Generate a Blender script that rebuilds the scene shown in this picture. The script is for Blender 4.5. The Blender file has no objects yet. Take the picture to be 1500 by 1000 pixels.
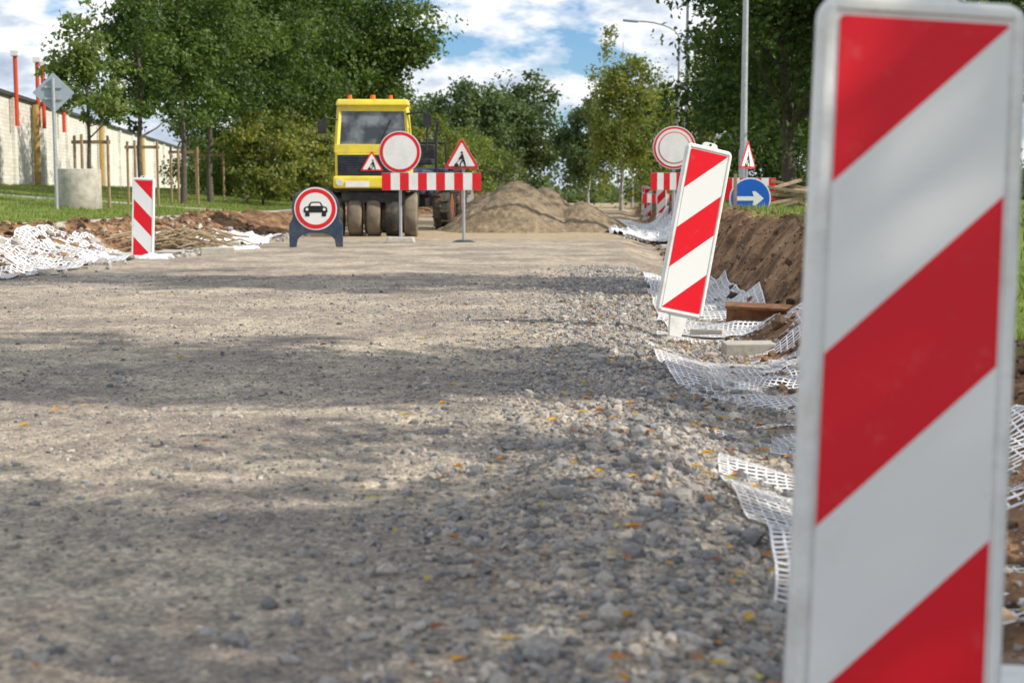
import bpy, math, random
import numpy as np
from mathutils import Vector, Matrix, Euler
random.seed(7); RNG=np.random.default_rng(7)
S=bpy.context.scene
R=math.radians

# ---------------------------------------------------------------- noise
def _h(xi,yi,s):
    h=(xi.astype(np.int64)*374761393+yi.astype(np.int64)*668265263+s*974634777)&0xffffffff
    h=((h^(h>>13))*1274126177)&0xffffffff
    h=h^(h>>16)
    return (h&0xffffff)/float(0xffffff)
def vn(x,y,s=0):
    x=np.asarray(x,float);y=np.asarray(y,float)
    xi=np.floor(x);yi=np.floor(y);fx=x-xi;fy=y-yi
    fx=fx*fx*(3-2*fx);fy=fy*fy*(3-2*fy)
    a=_h(xi,yi,s);b=_h(xi+1,yi,s);c=_h(xi,yi+1,s);d=_h(xi+1,yi+1,s)
    return (a*(1-fx)+b*fx)*(1-fy)+(c*(1-fx)+d*fx)*fy
def fbm(x,y,s=0,o=4):
    t=0;a=.5;n=0
    for i in range(o):
        t=t+a*vn(x*2**i,y*2**i,s+i*17);n+=a;a*=.5
    return t/n-.5
def ss(a,b,x):
    t=np.clip((np.asarray(x,float)-a)/(b-a),0,1);return t*t*(3-2*t)

# ---------------------------------------------------------------- terrain functions
def edgeR(y): return .2+.075*np.clip(y,-20,160)
def edgeL(y): return -5.6+.04*np.clip(y,-20,160)
def H(x,y):
    x=np.asarray(x,float);y=np.asarray(y,float)
    wob=fbm(x*.9,y*.6,5,3)*.7
    r=x-edgeR(y)+wob*.6; l=edgeL(y)-x+wob
    far=1-ss(60,110,y)
    z=fbm(x*.8,y*.8,1,3)*.05+fbm(x*5,y*5,2,3)*.014
    near=1-ss(14,20,y)
    z=z+fbm(x*26,y*26,3,2)*.009*near
    sh=ss(-.15,.45,r); z=z-.12*sh*far
    hb=.28+.42*ss(7,12,y)
    b=ss(.72,1.5,r)
    lump=fbm(x*2.2,y*2.2,9,4)
    z=z+b*hb*far+lump*.22*ss(.5,.9,r)*(1-ss(1.9,2.6,r))*far+fbm(x*9,y*9,19,3)*.07*ss(.3,.9,r)*(1-ss(1.9,2.6,r))
    z=z-.07*ss(0,.3,l)+.44*ss(.5,2.2,l)
    z=z+(fbm(x*1.6,y*1.6,11,4)*.46+fbm(x*7,y*7,12,3)*.14)*ss(.2,.7,l)*(1-ss(2.0,2.6,l))
    z=z+np.clip((l-3.4)*.08,0,.75)
    return z
def Hz(x,y): return float(H(np.array([x]),np.array([y]))[0])

# ---------------------------------------------------------------- mesh helpers
def link(o): S.collection.objects.link(o); return o
def empty(name,loc=(0,0,0),rot=(0,0,0),scale=1):
    o=bpy.data.objects.new(name,None);o.location=loc;o.rotation_euler=rot;o.scale=(scale,)*3
    o.empty_display_size=.1;return link(o)
def np_mesh(name,V,F,mat=None,parent=None,smooth=False,attrs=None,cols=None):
    V=np.asarray(V,np.float32);F=np.asarray(F,np.int32);k=F.shape[1]
    me=bpy.data.meshes.new(name)
    me.vertices.add(len(V));me.vertices.foreach_set('co',V.ravel())
    me.loops.add(F.size);me.loops.foreach_set('vertex_index',F.ravel())
    me.polygons.add(len(F));me.polygons.foreach_set('loop_start',np.arange(0,F.size,k,dtype=np.int32))
    me.update(calc_edges=True)
    me.polygons.foreach_set('use_smooth',np.full(len(F),smooth))
    if attrs:
        for n,a in attrs.items():
            at=me.attributes.new(n,'FLOAT','POINT');at.data.foreach_set('value',np.asarray(a,np.float32))
    if cols:
        for n,a in cols.items():
            at=me.attributes.new(n,'FLOAT_COLOR','POINT');at.data.foreach_set('color',np.asarray(a,np.float32).ravel())
    if mat: me.materials.append(mat)
    o=bpy.data.objects.new(name,me);link(o)
    if parent: o.parent=parent
    return o
class MB:
    def __init__(s): s.v=[];s.f=[]
    def add(s,v,f):
        n=len(s.v);s.v+= [tuple(p) for p in v];s.f+=[tuple(i+n for i in q) for q in f];return s
    def box(s,c,d,rot=None,taper=1):
        x,y,z=[q/2 for q in d];v=[]
        for k in (-1,1):
            t=taper if k>0 else 1
            for (a,b) in ((-1,-1),(1,-1),(1,1),(-1,1)): v.append(Vector((a*x*t,b*y*t,k*z)))
        if rot: 
            m=Euler(rot).to_matrix();v=[m@p for p in v]
        v=[p+Vector(c) for p in v]
        return s.add(v,[(3,2,1,0),(4,5,6,7),(0,1,5,4),(1,2,6,5),(2,3,7,6),(3,0,4,7)])
    def tube(s,pts,rad,n=10,cap=True):
        pts=[Vector(p) for p in pts]
        if not hasattr(rad,'__len__'): rad=[rad]*len(pts)
        rings=[];up=None
        for i,p in enumerate(pts):
            d=(pts[min(i+1,len(pts)-1)]-pts[max(i-1,0)]).normalized()
            if up is None:
                up=Vector((0,0,1)) if abs(d.z)<.9 else Vector((1,0,0))
            a=d.cross(up).normalized();b=a.cross(d).normalized();up=b
            rings.append([p+(a*math.cos(2*math.pi*j/n)+b*math.sin(2*math.pi*j/n))*rad[i] for j in range(n)])
        v=[q for r in rings for q in r];f=[]
        for i in range(len(pts)-1):
            for j in range(n):
                k=(j+1)%n;f.append((i*n+j,i*n+k,(i+1)*n+k,(i+1)*n+j))
        if cap: f+= [tuple(range(n))[::-1],tuple(range((len(pts)-1)*n,len(pts)*n))]
        return s.add(v,f)
    def prism(s,pts,y0,y1):   # outline in XZ, extruded in Y
        n=len(pts);v=[(p[0],y0,p[1]) for p in pts]+[(p[0],y1,p[1]) for p in pts]
        f=[tuple(range(n)),tuple(range(2*n-1,n-1,-1))]+[(i,i+n,(i+1)%n+n,(i+1)%n) for i in range(n)]
        return s.add(v,f)
    def lathe_x(s,prof,c,n=32):
        m=len(prof);v=[];f=[]
        for j in range(n):
            a=2*math.pi*j/n
            for (x,r) in prof: v.append((c[0]+x,c[1]+r*math.cos(a),c[2]+r*math.sin(a)))
        for j in range(n):
            k=(j+1)%n
            for i in range(m-1): f.append((j*m+i,j*m+i+1,k*m+i+1,k*m+i))
        return s.add(v,f)
    def obj(s,name,mat,parent=None,bevel=0,smooth=False,loc=None,rot=None):
        me=bpy.data.meshes.new(name);me.from_pydata(s.v,[],s.f);me.update()
        import bmesh
        bm=bmesh.new();bm.from_mesh(me);bmesh.ops.recalc_face_normals(bm,faces=bm.faces);bm.to_mesh(me);bm.free()
        me.materials.append(mat)
        if smooth: me.polygons.foreach_set('use_smooth',[True]*len(me.polygons))
        o=bpy.data.objects.new(name,me);link(o)
        if parent:o.parent=parent
        if loc:o.location=loc
        if rot:o.rotation_euler=rot
        if bevel:
            b=o.modifiers.new('b','BEVEL');b.width=bevel;b.segments=3;b.limit_method='ANGLE';b.angle_limit=R(35)
        if smooth:
            e=o.modifiers.new('e','EDGE_SPLIT');e.split_angle=R(40)
        return o
def rrect(w,h,r,n=6,cx=0,cz=0):
    p=[]
    for (sx,sz,a0) in ((1,1,0),(-1,1,90),(-1,-1,180),(1,-1,270)):
        for i in range(n+1):
            a=R(a0+90*i/n);p.append((cx+sx*(w/2-r)+r*math.cos(a),cz+sz*(h/2-r)+r*math.sin(a)))
    return p
def circ(r,n=48,cx=0,cz=0): return [(cx+r*math.cos(2*math.pi*i/n),cz+r*math.sin(2*math.pi*i/n)) for i in range(n)]
def rtri(side,r,cx=0,cz=0,n=6):
    hh=side*math.sqrt(3)/2;c=[(-side/2,-hh/3),(side/2,-hh/3),(0,hh*2/3)]
    p=[]
    for (x,z),a0 in zip(c,(150,270,30)):
        L=math.hypot(x,z);k=(L-2*r)/L
        for i in range(n+1):
            a=R(a0+120*i/n);p.append((cx+x*k+r*math.cos(a),cz+z*k+r*math.sin(a)))
    return p

# ---------------------------------------------------------------- materials
def nt(name):
    m=bpy.data.materials.new(name);m.use_nodes=True;n=m.node_tree
    return m,n,n.nodes,n.links,n.nodes['Principled BSDF']
def mix(N,L,fac,a,b,mode='MIX'):
    m=N.new('ShaderNodeMix');m.data_type='RGBA';m.blend_type=mode
    for i,v in ((0,fac),(6,a),(7,b)):
        if hasattr(v,'links') or hasattr(v,'is_linked'): L.new(v,m.inputs[i])
        else: m.inputs[i].default_value=v if i==0 or len(v)==4 else (*v,1)
    return m.outputs[2]
def ramp(N,L,src,stops):
    r=N.new('ShaderNodeValToRGB');L.new(src,r.inputs[0]);e=r.color_ramp.elements
    while len(e)<len(stops): e.new(.5)
    for i,(p,c) in enumerate(stops):
        e[i].position=p;e[i].color=(*c,1) if len(c)==3 else c
    return r.outputs[0]
def noise(N,L,co,scale,detail=4,rough=.55):
    n=N.new('ShaderNodeTexNoise');n.inputs['Scale'].default_value=scale;n.inputs['Detail'].default_value=detail
    n.inputs['Roughness'].default_value=rough
    if co: L.new(co,n.inputs['Vector'])
    return n.outputs['Fac']
def vor(N,L,co,scale,out='Distance'):
    n=N.new('ShaderNodeTexVoronoi');n.inputs['Scale'].default_value=scale
    if co: L.new(co,n.inputs['Vector'])
    return n.outputs[out]
def mth(N,L,op,a,b=None,c=None):
    m=N.new('ShaderNodeMath');m.operation=op
    for i,v in enumerate((a,b,c)):
        if v is None: continue
        if isinstance(v,(int,float)): m.inputs[i].default_value=v
        else: L.new(v,m.inputs[i])
    return m.outputs[0]
def bump(N,L,P,h,strength=.3,dist=.01):
    b=N.new('ShaderNodeBump');b.inputs['Strength'].default_value=strength;b.inputs['Distance'].default_value=dist
    L.new(h,b.inputs['Height']);L.new(b.outputs[0],P.inputs['Normal'])
def pm(name,col,rough=.6,metal=0,var=.25,scale=8,dirt=None,dirtamt=.4,bmp=.15,spec=.4,bd=.005):
    m,n,N,L,P=nt(name)
    tc=N.new('ShaderNodeTexCoord').outputs['Object']
    f=noise(N,L,tc,scale,4,.65)
    dk=tuple(c*(1-var) for c in col);lt=tuple(min(1,c*(1+var*.6)) for c in col)
    c=ramp(N,L,f,[(.3,dk),(.7,lt)])
    if dirt:
        f2=noise(N,L,tc,scale*.6,6,.75)
        k=ramp(N,L,f2,[(.48,(0,0,0)),(.68,(dirtamt,)*3)])
        c=mix(N,L,k,c,dirt)
    L.new(c,P.inputs['Base Color'])
    P.inputs['Roughness'].default_value=rough;P.inputs['Metallic'].default_value=metal
    P.inputs['Specular IOR Level'].default_value=spec
    if bmp: bump(N,L,P,noise(N,L,tc,scale*4,3),bmp,bd)
    return m
DIRT=(.2,.16,.12)
M_white=pm('white_plastic',(.82,.82,.79),.5,var=.05,scale=6,dirt=(.42,.37,.28),dirtamt=.5,bmp=.05,spec=.3)
M_signwhite=pm('sign_white',(.84,.84,.82),.4,var=.05,scale=5,dirt=(.5,.47,.4),dirtamt=.3,bmp=.0)
M_signred=pm('sign_red',(.74,.010,.018),.38,var=.1,scale=5,dirt=(.45,.12,.1),dirtamt=.2,bmp=.0)
M_black=pm('sign_black',(.015,.015,.018),.45,bmp=0)
M_blue=pm('sign_blue',(.01,.12,.55),.4,var=.1,scale=5,bmp=0)
M_navy=pm('navy_plastic',(.03,.055,.10),.5,dirt=DIRT,dirtamt=.4)
M_steel=pm('galvanised_steel',(.46,.48,.50),.45,.5,var=.2,scale=12)
M_signback=pm('sign_back_grey',(.34,.40,.46),.5,.2,var=.12,scale=4)
M_yellow=pm('machine_yellow',(.84,.66,.06),.5,var=.14,scale=3,dirt=(.45,.37,.19),dirtamt=.6)
M_dark=pm('dark_metal',(.02,.021,.024),.5,dirt=DIRT,dirtamt=.3)
M_rub=pm('tyre_rubber',(.045,.042,.038),.85,var=.3,scale=4,dirt=(.22,.17,.12),dirtamt=.85,bmp=.3)
M_dusty=pm('dusty_rubber',(.22,.18,.13),.9,var=.35,scale=4,dirt=(.08,.07,.055),dirtamt=.6,bmp=.3)
M_orange=pm('beacon_orange',(.85,.16,.01),.25,bmp=0)
M_rim=pm('rim_dusty',(.38,.12,.04),.6,dirt=DIRT,dirtamt=.7)
M_lamp=pm('lamp_lens',(.7,.7,.65),.15,bmp=0)
M_conc=pm('concrete',(.48,.45,.39),.85,var=.25,scale=5,dirt=(.2,.18,.14),dirtamt=.6,bmp=.4,bd=.01)
M_rust=pm('rusty_steel',(.2,.085,.035),.85,var=.5,scale=14,dirt=(.32,.2,.12),dirtamt=.6,bmp=.5)
M_wood=pm('stake_wood',(.34,.23,.13),.8,var=.3,scale=9)
M_pipe=pm('red_pipe',(.6,.07,.025),.5,var=.15)
M_ochre=pm('ochre_pipe',(.45,.3,.1),.6)
M_bark=pm('bark',(.12,.1,.08),.9,var=.45,scale=10,bmp=.6,bd=.02)
M_birch=pm('birch_bark',(.5,.48,.44),.8,var=.5,scale=6,dirt=(.03,.03,.03),dirtamt=.9)
M_geo=pm('geogrid_white',(.82,.82,.84),.5,var=.08,scale=3,dirt=(.42,.38,.3),dirtamt=.6,bmp=0)
M_sheet=pm('geotextile',(.76,.77,.79),.7,var=.1,scale=3,dirt=(.4,.34,.26),dirtamt=.7,bmp=.2)
M_twig=pm('twigs',(.42,.32,.2),.85,var=.3,scale=8)
M_roof=pm('roof_dark',(.06,.06,.065),.7)
M_wall2=pm('plaster',(.5,.47,.42),.85,var=.12,scale=2)
M_bluebody=pm('tractor_blue',(.02,.04,.09),.5,dirt=DIRT,dirtamt=.6)
def glassm():
    m,n,N,L,P=nt('cab_glass')
    P.inputs['Roughness'].default_value=.06;P.inputs['Specular IOR Level'].default_value=.9
    tc=N.new('ShaderNodeTexCoord').outputs['Object'];c=ramp(N,L,noise(N,L,tc,2.5,3),[(.4,(.03,.035,.04)),(.62,(.2,.22,.23))]);L.new(c,P.inputs['Base Color'])
    return m
M_glass=glassm()
def waterm():
    m,n,N,L,P=nt('puddle_water');P.inputs['Base Color'].default_value=(.06,.05,.035,1);P.inputs['Roughness'].default_value=.05
    tc=N.new('ShaderNodeTexCoord').outputs['Object'];bump(N,L,P,noise(N,L,tc,9,2),.08,.004)
    return m
M_water=waterm()
def stripes(name,mirror):
    m,n,N,L,P=nt(name)
    tc=N.new('ShaderNodeTexCoord').outputs['Object'];sx=N.new('ShaderNodeSeparateXYZ');L.new(tc,sx.inputs[0])
    v=mth(N,L,'MULTIPLY_ADD',sx.outputs[0],.98 if mirror else -.98,sx.outputs[2])
    t=mth(N,L,'FRACT',mth(N,L,'DIVIDE',mth(N,L,'ADD',v,5.125),.5))
    k=mth(N,L,'LESS_THAN',t,.5)
    c=mix(N,L,k,(.82,.82,.79),(.76,.006,.018))
    d=ramp(N,L,noise(N,L,tc,7,7,.8),[(.56,(0,0,0)),(.74,(.16,)*3)])
    c=mix(N,L,d,c,(.48,.44,.37))
    sp=ramp(N,L,noise(N,L,tc,38,3,.5),[(.72,(0,0,0)),(.77,(.3,)*3)])
    c=mix(N,L,sp,c,(.35,.33,.3))
    L.new(c,P.inputs['Base Color']);P.inputs['Roughness'].default_value=.42;P.inputs['Specular IOR Level'].default_value=.3
    return m
M_str=stripes('stripes',False);M_strm=stripes('stripes_mirrored',True)

def groundmat():
    m,n,N,L,P=nt('ground_surface')
    tc=N.new('ShaderNodeTexCoord').outputs['Object']
    at=N.new('ShaderNodeAttribute');at.attribute_name='mask'
    sp=N.new('ShaderNodeSeparateColor');L.new(at.outputs['Color'],sp.inputs[0])
    big=noise(N,L,tc,.9,5,.65);mid=noise(N,L,tc,6,5,.7)
    base=mix(N,L,ramp(N,L,big,[(.42,(0,0,0)),(.58,(1,1,1))]),(.37,.315,.26),(.59,.505,.385))
    base=mix(N,L,ramp(N,L,mid,[(.38,(0,0,0)),(.62,(1,1,1))]),mix(N,L,1.0,base,(.68,.67,.68),'MULTIPLY'),base)
    v1=N.new('ShaderNodeTexVoronoi');v1.inputs['Scale'].default_value=85;L.new(tc,v1.inputs['Vector']);d1=v1.outputs['Distance']
    sv=N.new('ShaderNodeSeparateColor');L.new(v1.outputs['Color'],sv.inputs[0])
    st=ramp(N,L,sv.outputs[0],[(.0,(.52,.52,.55)),(.5,(.97,.97,.97)),(1,(1.42,1.4,1.35))])
    g=mix(N,L,.72,base,st,'MULTIPLY')
    v2=N.new('ShaderNodeTexVoronoi');v2.inputs['Scale'].default_value=30;L.new(tc,v2.inputs['Vector'])
    sv2=N.new('ShaderNodeSeparateColor');L.new(v2.outputs['Color'],sv2.inputs[0])
    g=mix(N,L,.45,g,ramp(N,L,sv2.outputs[1],[(.0,(.58,.58,.61)),(1,(1.38,1.35,1.3))]),'MULTIPLY')
    g=mix(N,L,ramp(N,L,d1,[(.4,(0,0,0)),(.8,(.42,)*3)]),g,(.14,.125,.105))
    df=mix(N,L,ramp(N,L,mid,[(.3,(0,0,0)),(.7,(1,1,1))]),(.30,.23,.155),(.50,.40,.27))
    s1=noise(N,L,tc,3.2,6,.7)
    soil=ramp(N,L,s1,[(.32,(.045,.03,.02)),(.46,(.16,.09,.048)),(.60,(.35,.205,.11)),(.75,(.46,.32,.2))])
    gr=mix(N,L,ramp(N,L,noise(N,L,tc,1.3,4,.7),[(.35,(0,0,0)),(.65,(1,1,1))]),(.08,.135,.022),(.2,.25,.045))
    cc=mix(N,L,mid,(.42,.39,.35),(.62,.59,.54))
    c=mix(N,L,sp.outputs[0],g,df)
    c=mix(N,L,sp.outputs[1],c,soil)
    c=mix(N,L,sp.outputs[2],c,gr)
    c=mix(N,L,at.outputs['Alpha'],c,cc)
    L.new(c,P.inputs['Base Color']);P.inputs['Roughness'].default_value=.92;P.inputs['Specular IOR Level'].default_value=.2
    h=mth(N,L,'MULTIPLY_ADD',d1,-.5,mid)
    h=mth(N,L,'MULTIPLY_ADD',v2.outputs['Distance'],-.7,h)
    bump(N,L,P,h,.75,.014)
    return m
M_ground=groundmat()
def attrmat(name,stops,rough=.85,trans=0,noisy=0,spec=.3):
    m,n,N,L,P=nt(name)
    at=N.new('ShaderNodeAttribute');at.attribute_name='tint'
    c=ramp(N,L,at.outputs['Fac'],stops)
    if noisy:
        tc=N.new('ShaderNodeTexCoord').outputs['Object']
        c=mix(N,L,noisy,c,ramp(N,L,noise(N,L,tc,90,2),[(.3,(.55,.55,.55)),(.7,(1.3,1.3,1.3))]),'MULTIPLY')
    L.new(c,P.inputs['Base Color']);P.inputs['Roughness'].default_value=rough;P.inputs['Specular IOR Level'].default_value=spec
    if trans:
        t=N.new('ShaderNodeBsdfTranslucent');mx=N.new('ShaderNodeMixShader');mx.inputs[0].default_value=trans
        L.new(mix(N,L,1.0,c,(1.6,1.7,.6),'MULTIPLY'),t.inputs[0])
        L.new(P.outputs[0],mx.inputs[1]);L.new(t.outputs[0],mx.inputs[2])
        L.new(mx.outputs[0],N['Material Output'].inputs[0])
    return m
M_leafA=attrmat('foliage_dark',[(0,(.03,.058,.016)),(.5,(.074,.122,.030)),(1,(.17,.225,.055))],.5,.36)
M_leafO=attrmat('foliage_oak',[(0,(.022,.044,.013)),(.5,(.053,.092,.023)),(1,(.125,.172,.042))],.55,.3)
M_leafB=attrmat('foliage_light',[(0,(.065,.10,.026)),(.5,(.135,.185,.05)),(1,(.26,.30,.09))],.6,.36)
M_leafC=attrmat('foliage_birch',[(0,(.09,.118,.032)),(.5,(.18,.21,.058)),(1,(.36,.33,.10))],.6,.4)
M_leafD=attrmat('foliage_distant',[(0,(.05,.08,.036)),(.5,(.088,.13,.052)),(1,(.175,.215,.09))],.7,.28)
M_grass=attrmat('grass_blades',[(0,(.08,.125,.022)),(.5,(.16,.225,.045)),(1,(.34,.33,.12))],.7,.25)
M_stone=attrmat('stones',[(0,(.14,.14,.15)),(.35,(.29,.28,.27)),(.7,(.43,.39,.345)),(.92,(.54,.475,.39)),(1,(.65,.63,.58))],.88,0,.6,.2)
M_clod=attrmat('soil_clods',[(0,(.06,.038,.025)),(.5,(.2,.12,.065)),(1,(.43,.3,.19))],.95,0,.6)
M_fallen=attrmat('fallen_leaf',[(0,(.22,.075,.02)),(.4,(.40,.15,.02)),(.75,(.56,.33,.025)),(1,(.32,.34,.06))],.6,.15)

# ---------------------------------------------------------------- ground
ys=np.concatenate([np.linspace(-60,1.6,30)[:-1],np.arange(1.6,10,.035),np.arange(10,18,.07),np.arange(18,36,.16),np.arange(36,110,1.0),np.geomspace(110,3000,30)])
xs=np.concatenate([-np.geomspace(3000,40,18),np.arange(-38,-12,1.0),np.arange(-12,-4.2,.12),np.arange(-4.2,-2,.07),np.arange(-2,3.2,.035),np.arange(3.2,7,.12),np.arange(7,38,1.0),np.geomspace(40,3000,18)])
X,Y=np.meshgrid(xs,ys)
SH=.06*np.clip(Y,0,110)*np.exp(-(X/30)**2)
X=X+SH
Z=H(X,Y)
nx=len(xs);ny=len(ys)
V=np.stack([X.ravel(),Y.ravel(),Z.ravel()],1)
idx=np.arange(nx*ny).reshape(ny,nx)
F=np.stack([idx[:-1,:-1].ravel(),idx[:-1,1:].ravel(),idx[1:,1:].ravel(),idx[1:,:-1].ravel()],1)
def masks(x,y):
    wob=fbm(x*.9,y*.6,5,3)*.7
    r=x-edgeR(y)+wob*.6;l=edgeL(y)-x+wob
    n1=fbm(x*3,y*3,31,4)
    fard=ss(24,29,y+n1*4)
    dirt=np.maximum(ss(.45,.75,r+n1*.5),ss(.25,.6,l+n1*.6))
    dirt=np.maximum(dirt,.45*ss(.05,.25,n1)*ss(-1.2,.2,r))
    grass=np.maximum(ss(1.45,1.75,r+n1*.5),ss(3.0,3.25,l+n1*.4))
    conc=ss(2.25,2.35,l)*(1-ss(2.95,3.1,l+n1*.3))*ss(8,10,y)
    q=np.abs((y-38)-(x+10)*.25)
    conc=np.maximum(conc,(1-ss(.5,.8,q+n1*.5))*ss(3.5,4,l)*(x<0))
    return np.stack([fard,dirt,grass,conc],-1)
mk=masks(V[:,0],V[:,1])
fc=V[F].mean(1)
isroad=(fc[:,0]<edgeR(fc[:,1])-.0)&(fc[:,0]>edgeL(fc[:,1]))&(fc[:,1]<400)
def sub(name,sel):
    f=F[sel];u,inv=np.unique(f,return_inverse=True)
    return np_mesh(name,V[u],inv.reshape(f.shape),M_ground,smooth=True,cols={'mask':mk[u]})
sub('gravel_road',isroad);sub('ground',~isroad)

# ---------------------------------------------------------------- stones
def ico():
    t=(1+5**.5)/2
    v=np.array([(-1,t,0),(1,t,0),(-1,-t,0),(1,-t,0),(0,-1,t),(0,1,t),(0,-1,-t),(0,1,-t),(t,0,-1),(t,0,1),(-t,0,-1),(-t,0,1)],float)
    v/=np.linalg.norm(v[0])
    f=np.array([(0,11,5),(0,5,1),(0,1,7),(0,7,10),(0,10,11),(1,5,9),(5,11,4),(11,10,2),(10,7,6),(7,1,8),(3,9,4),(3,4,2),(3,2,6),(3,6,8),(3,8,9),(4,9,5),(2,4,11),(6,2,10),(8,6,7),(9,8,1)])
    return v,f
IV,IF=ico()
def stones(name,x,y,rad,mat,sink=.35,flat=.65,lo=0,hi=1):
    n=len(x);z=H(x,y)
    v=IV[None]*(1+RNG.uniform(-.36,.36,(n,12,1)))
    v=v*np.stack([RNG.uniform(.75,1.4,n),RNG.uniform(.65,1.1,n),RNG.uniform(.5,.95,n)*flat/.65],1)[:,None,:]
    a=RNG.uniform(0,6.28,n);t=RNG.normal(0,.4,n)
    ct,st=np.cos(t)[:,None],np.sin(t)[:,None]
    yy=v[:,:,1]*ct-v[:,:,2]*st;zz=v[:,:,1]*st+v[:,:,2]*ct
    ca,sa=np.cos(a)[:,None],np.sin(a)[:,None]
    xx=v[:,:,0]*ca-yy*sa;yy=v[:,:,0]*sa+yy*ca
    W=np.stack([xx,yy,zz],-1)*rad[:,None,None]+np.stack([x,y,z+rad*flat*(1-2*sink)],1)[:,None,:]
    Fc=IF[None]+(np.arange(n)*12)[:,None,None]
    tint=np.repeat(np.clip(RNG.beta(1.8,2.1,n)*(hi-lo)+lo,0,1),12)
    return np_mesh(name,W.reshape(-1,3),Fc.reshape(-1,3),mat,attrs={'tint':tint})
def powr(n,a,b,k=2.2): return a*(1-RNG.random(n)*(1-(a/b)**k))**(-1/k)
n=56000;y=1.7+RNG.random(n)**1.2*13;x=RNG.uniform(-5.2,1.4,n)
k=(x<edgeR(y)+.1)&(RNG.random(n)<.25+1.8*np.clip(fbm(x*1.1,y*1.1,41,3)+.25,0,1));x=x[k];y=y[k]
r1=powr(len(x),.0035,.017,2.5)
n=36000;y2=1.7+RNG.random(n)**1.15*15;x2=edgeR(y2)+RNG.normal(-.02,.42,n)
r2=powr(n,.0055,.027,2.4)
n=520;y3=1.7+RNG.random(n)**1.1*14;x3=edgeR(y3)+RNG.normal(.12,.36,n);r3=powr(n,.018,.042)
stones('gravel',np.concatenate([x,x2,x3]),np.concatenate([y,y2,y3]),np.concatenate([r1,r2,r3]),M_stone)
n=7000;ya=1.5+RNG.random(n)**1.2*28;xa=edgeR(ya)+RNG.uniform(.45,1.8,n)
n=6000;yb=RNG.uniform(13,31,n);xb=edgeL(yb)-RNG.uniform(.1,2.3,n)
stones('soil_clods',np.concatenate([xa,xb]),np.concatenate([ya,yb]),np.concatenate([powr(7000,.006,.055,1.9),powr(6000,.01,.08,1.7)]),M_clod)
n=700;yb=RNG.uniform(13,29,n);xb=edgeL(yb)-RNG.uniform(-.5,2.0,n)
stones('rubble',xb,yb,powr(n,.02,.10,1.6),M_stone,lo=.3)

# fallen leaves
n=760;yl=1.9+RNG.random(n)**.9*10;xl=edgeR(yl)+RNG.normal(.08,.42,n);k=RNG.random(n)<.16;xl[k]=RNG.uniform(-3.5,.8,k.sum())
sz=RNG.uniform(.010,.028,n);a=RNG.uniform(0,6.28,n);z=H(xl,yl)+.012+RNG.uniform(0,.010,n)
P4=np.array([(-1,0,0),(-.1,-.55,.25),(1,0,.1),(-.1,.55,.3)])
W=np.stack([P4[:,0][None]*np.cos(a)[:,None]-P4[:,1][None]*np.sin(a)[:,None],P4[:,0][None]*np.sin(a)[:,None]+P4[:,1][None]*np.cos(a)[:,None],np.repeat(P4[:,2][None],n,0)*RNG.uniform(.2,1.8,(n,1))],-1)*sz[:,None,None]+np.stack([xl,yl,z],1)[:,None,:]
np_mesh('fallen_leaves',W.reshape(-1,3),(np.arange(n)*4)[:,None]+np.arange(4)[None],M_fallen,attrs={'tint':np.repeat(RNG.random(n)*.95,4)})

# ---------------------------------------------------------------- geogrid
def geogrid(name,x0fn,width,y0,y1,off,amp,seed,cell=.04,rw=.0045,fr=1.3,wander=.4):
    nu=int((y1-y0)/cell)+1;nv=int(width/cell)+1
    yy=np.linspace(y0,y1,nu)[:,None]+np.zeros((1,nv));tt=np.linspace(0,width,nv)[None]+np.zeros((nu,1))
    yy=yy+fbm(tt*1.5,yy*1.2,seed+3,2)*.3
    xx=x0fn(yy)+tt+fbm(yy*.9,tt*.9,seed+7,3)*wander
    zz=H(xx,yy)*.5+.5*(H(xx,yy+.12)+H(xx,yy-.12))*.5+off+amp*fbm(xx*fr,yy*fr*1.6,seed,3)+.012*np.sin(yy*11+5*fbm(xx,yy,seed+1,2))
    P=np.stack([xx,yy,zz],-1)
    Vs=[]
    du=np.gradient(P,axis=0);dv=np.gradient(P,axis=1)
    du/=np.linalg.norm(du,axis=-1,keepdims=True);dv/=np.linalg.norm(dv,axis=-1,keepdims=True)
    A=P[:-1];B=P[1:];Vs.append(np.stack([A-dv[:-1]*rw,A+dv[:-1]*rw,B+dv[1:]*rw,B-dv[1:]*rw],2).reshape(-1,3))
    P2=P+np.array([0,0,.002])
    A=P2[:,:-1];B=P2[:,1:];Vs.append(np.stack([A-du[:,:-1]*rw*1.5,A+du[:,:-1]*rw*1.5,B+du[:,1:]*rw*1.5,B-du[:,1:]*rw*1.5],2).reshape(-1,3))
    Vv=np.concatenate(Vs);return np_mesh(name,Vv,np.arange(len(Vv)).reshape(-1,4),M_geo)
def e_(k): return lambda y:edgeR(y)+k
geogrid('geogrid',e_(.20),.95,2.0,5.6,.002,.17,51,cell=.028,rw=.0036)
geogrid('geogrid',e_(.10),1.1,5.7,9.3,.014,.13,55,cell=.030,rw=.0045)
geogrid('geogrid',e_(.10),.78,9.3,15.5,.03,.13,65,cell=.034,rw=.006,wander=.25)
geogrid('geogrid',lambda y:edgeL(y)-1.75,1.75,13.2,21.0,.05,.14,77,cell=.06,rw=.011,fr=.8)
geogrid('geogrid',lambda y:edgeL(y)-1.0,1.0,22,27.5,.04,.16,87,cell=.07,rw=.016)
geogrid('geogrid',e_(-.1),1.2,27,42,.05,.2,97,cell=.08,rw=.022)
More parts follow.
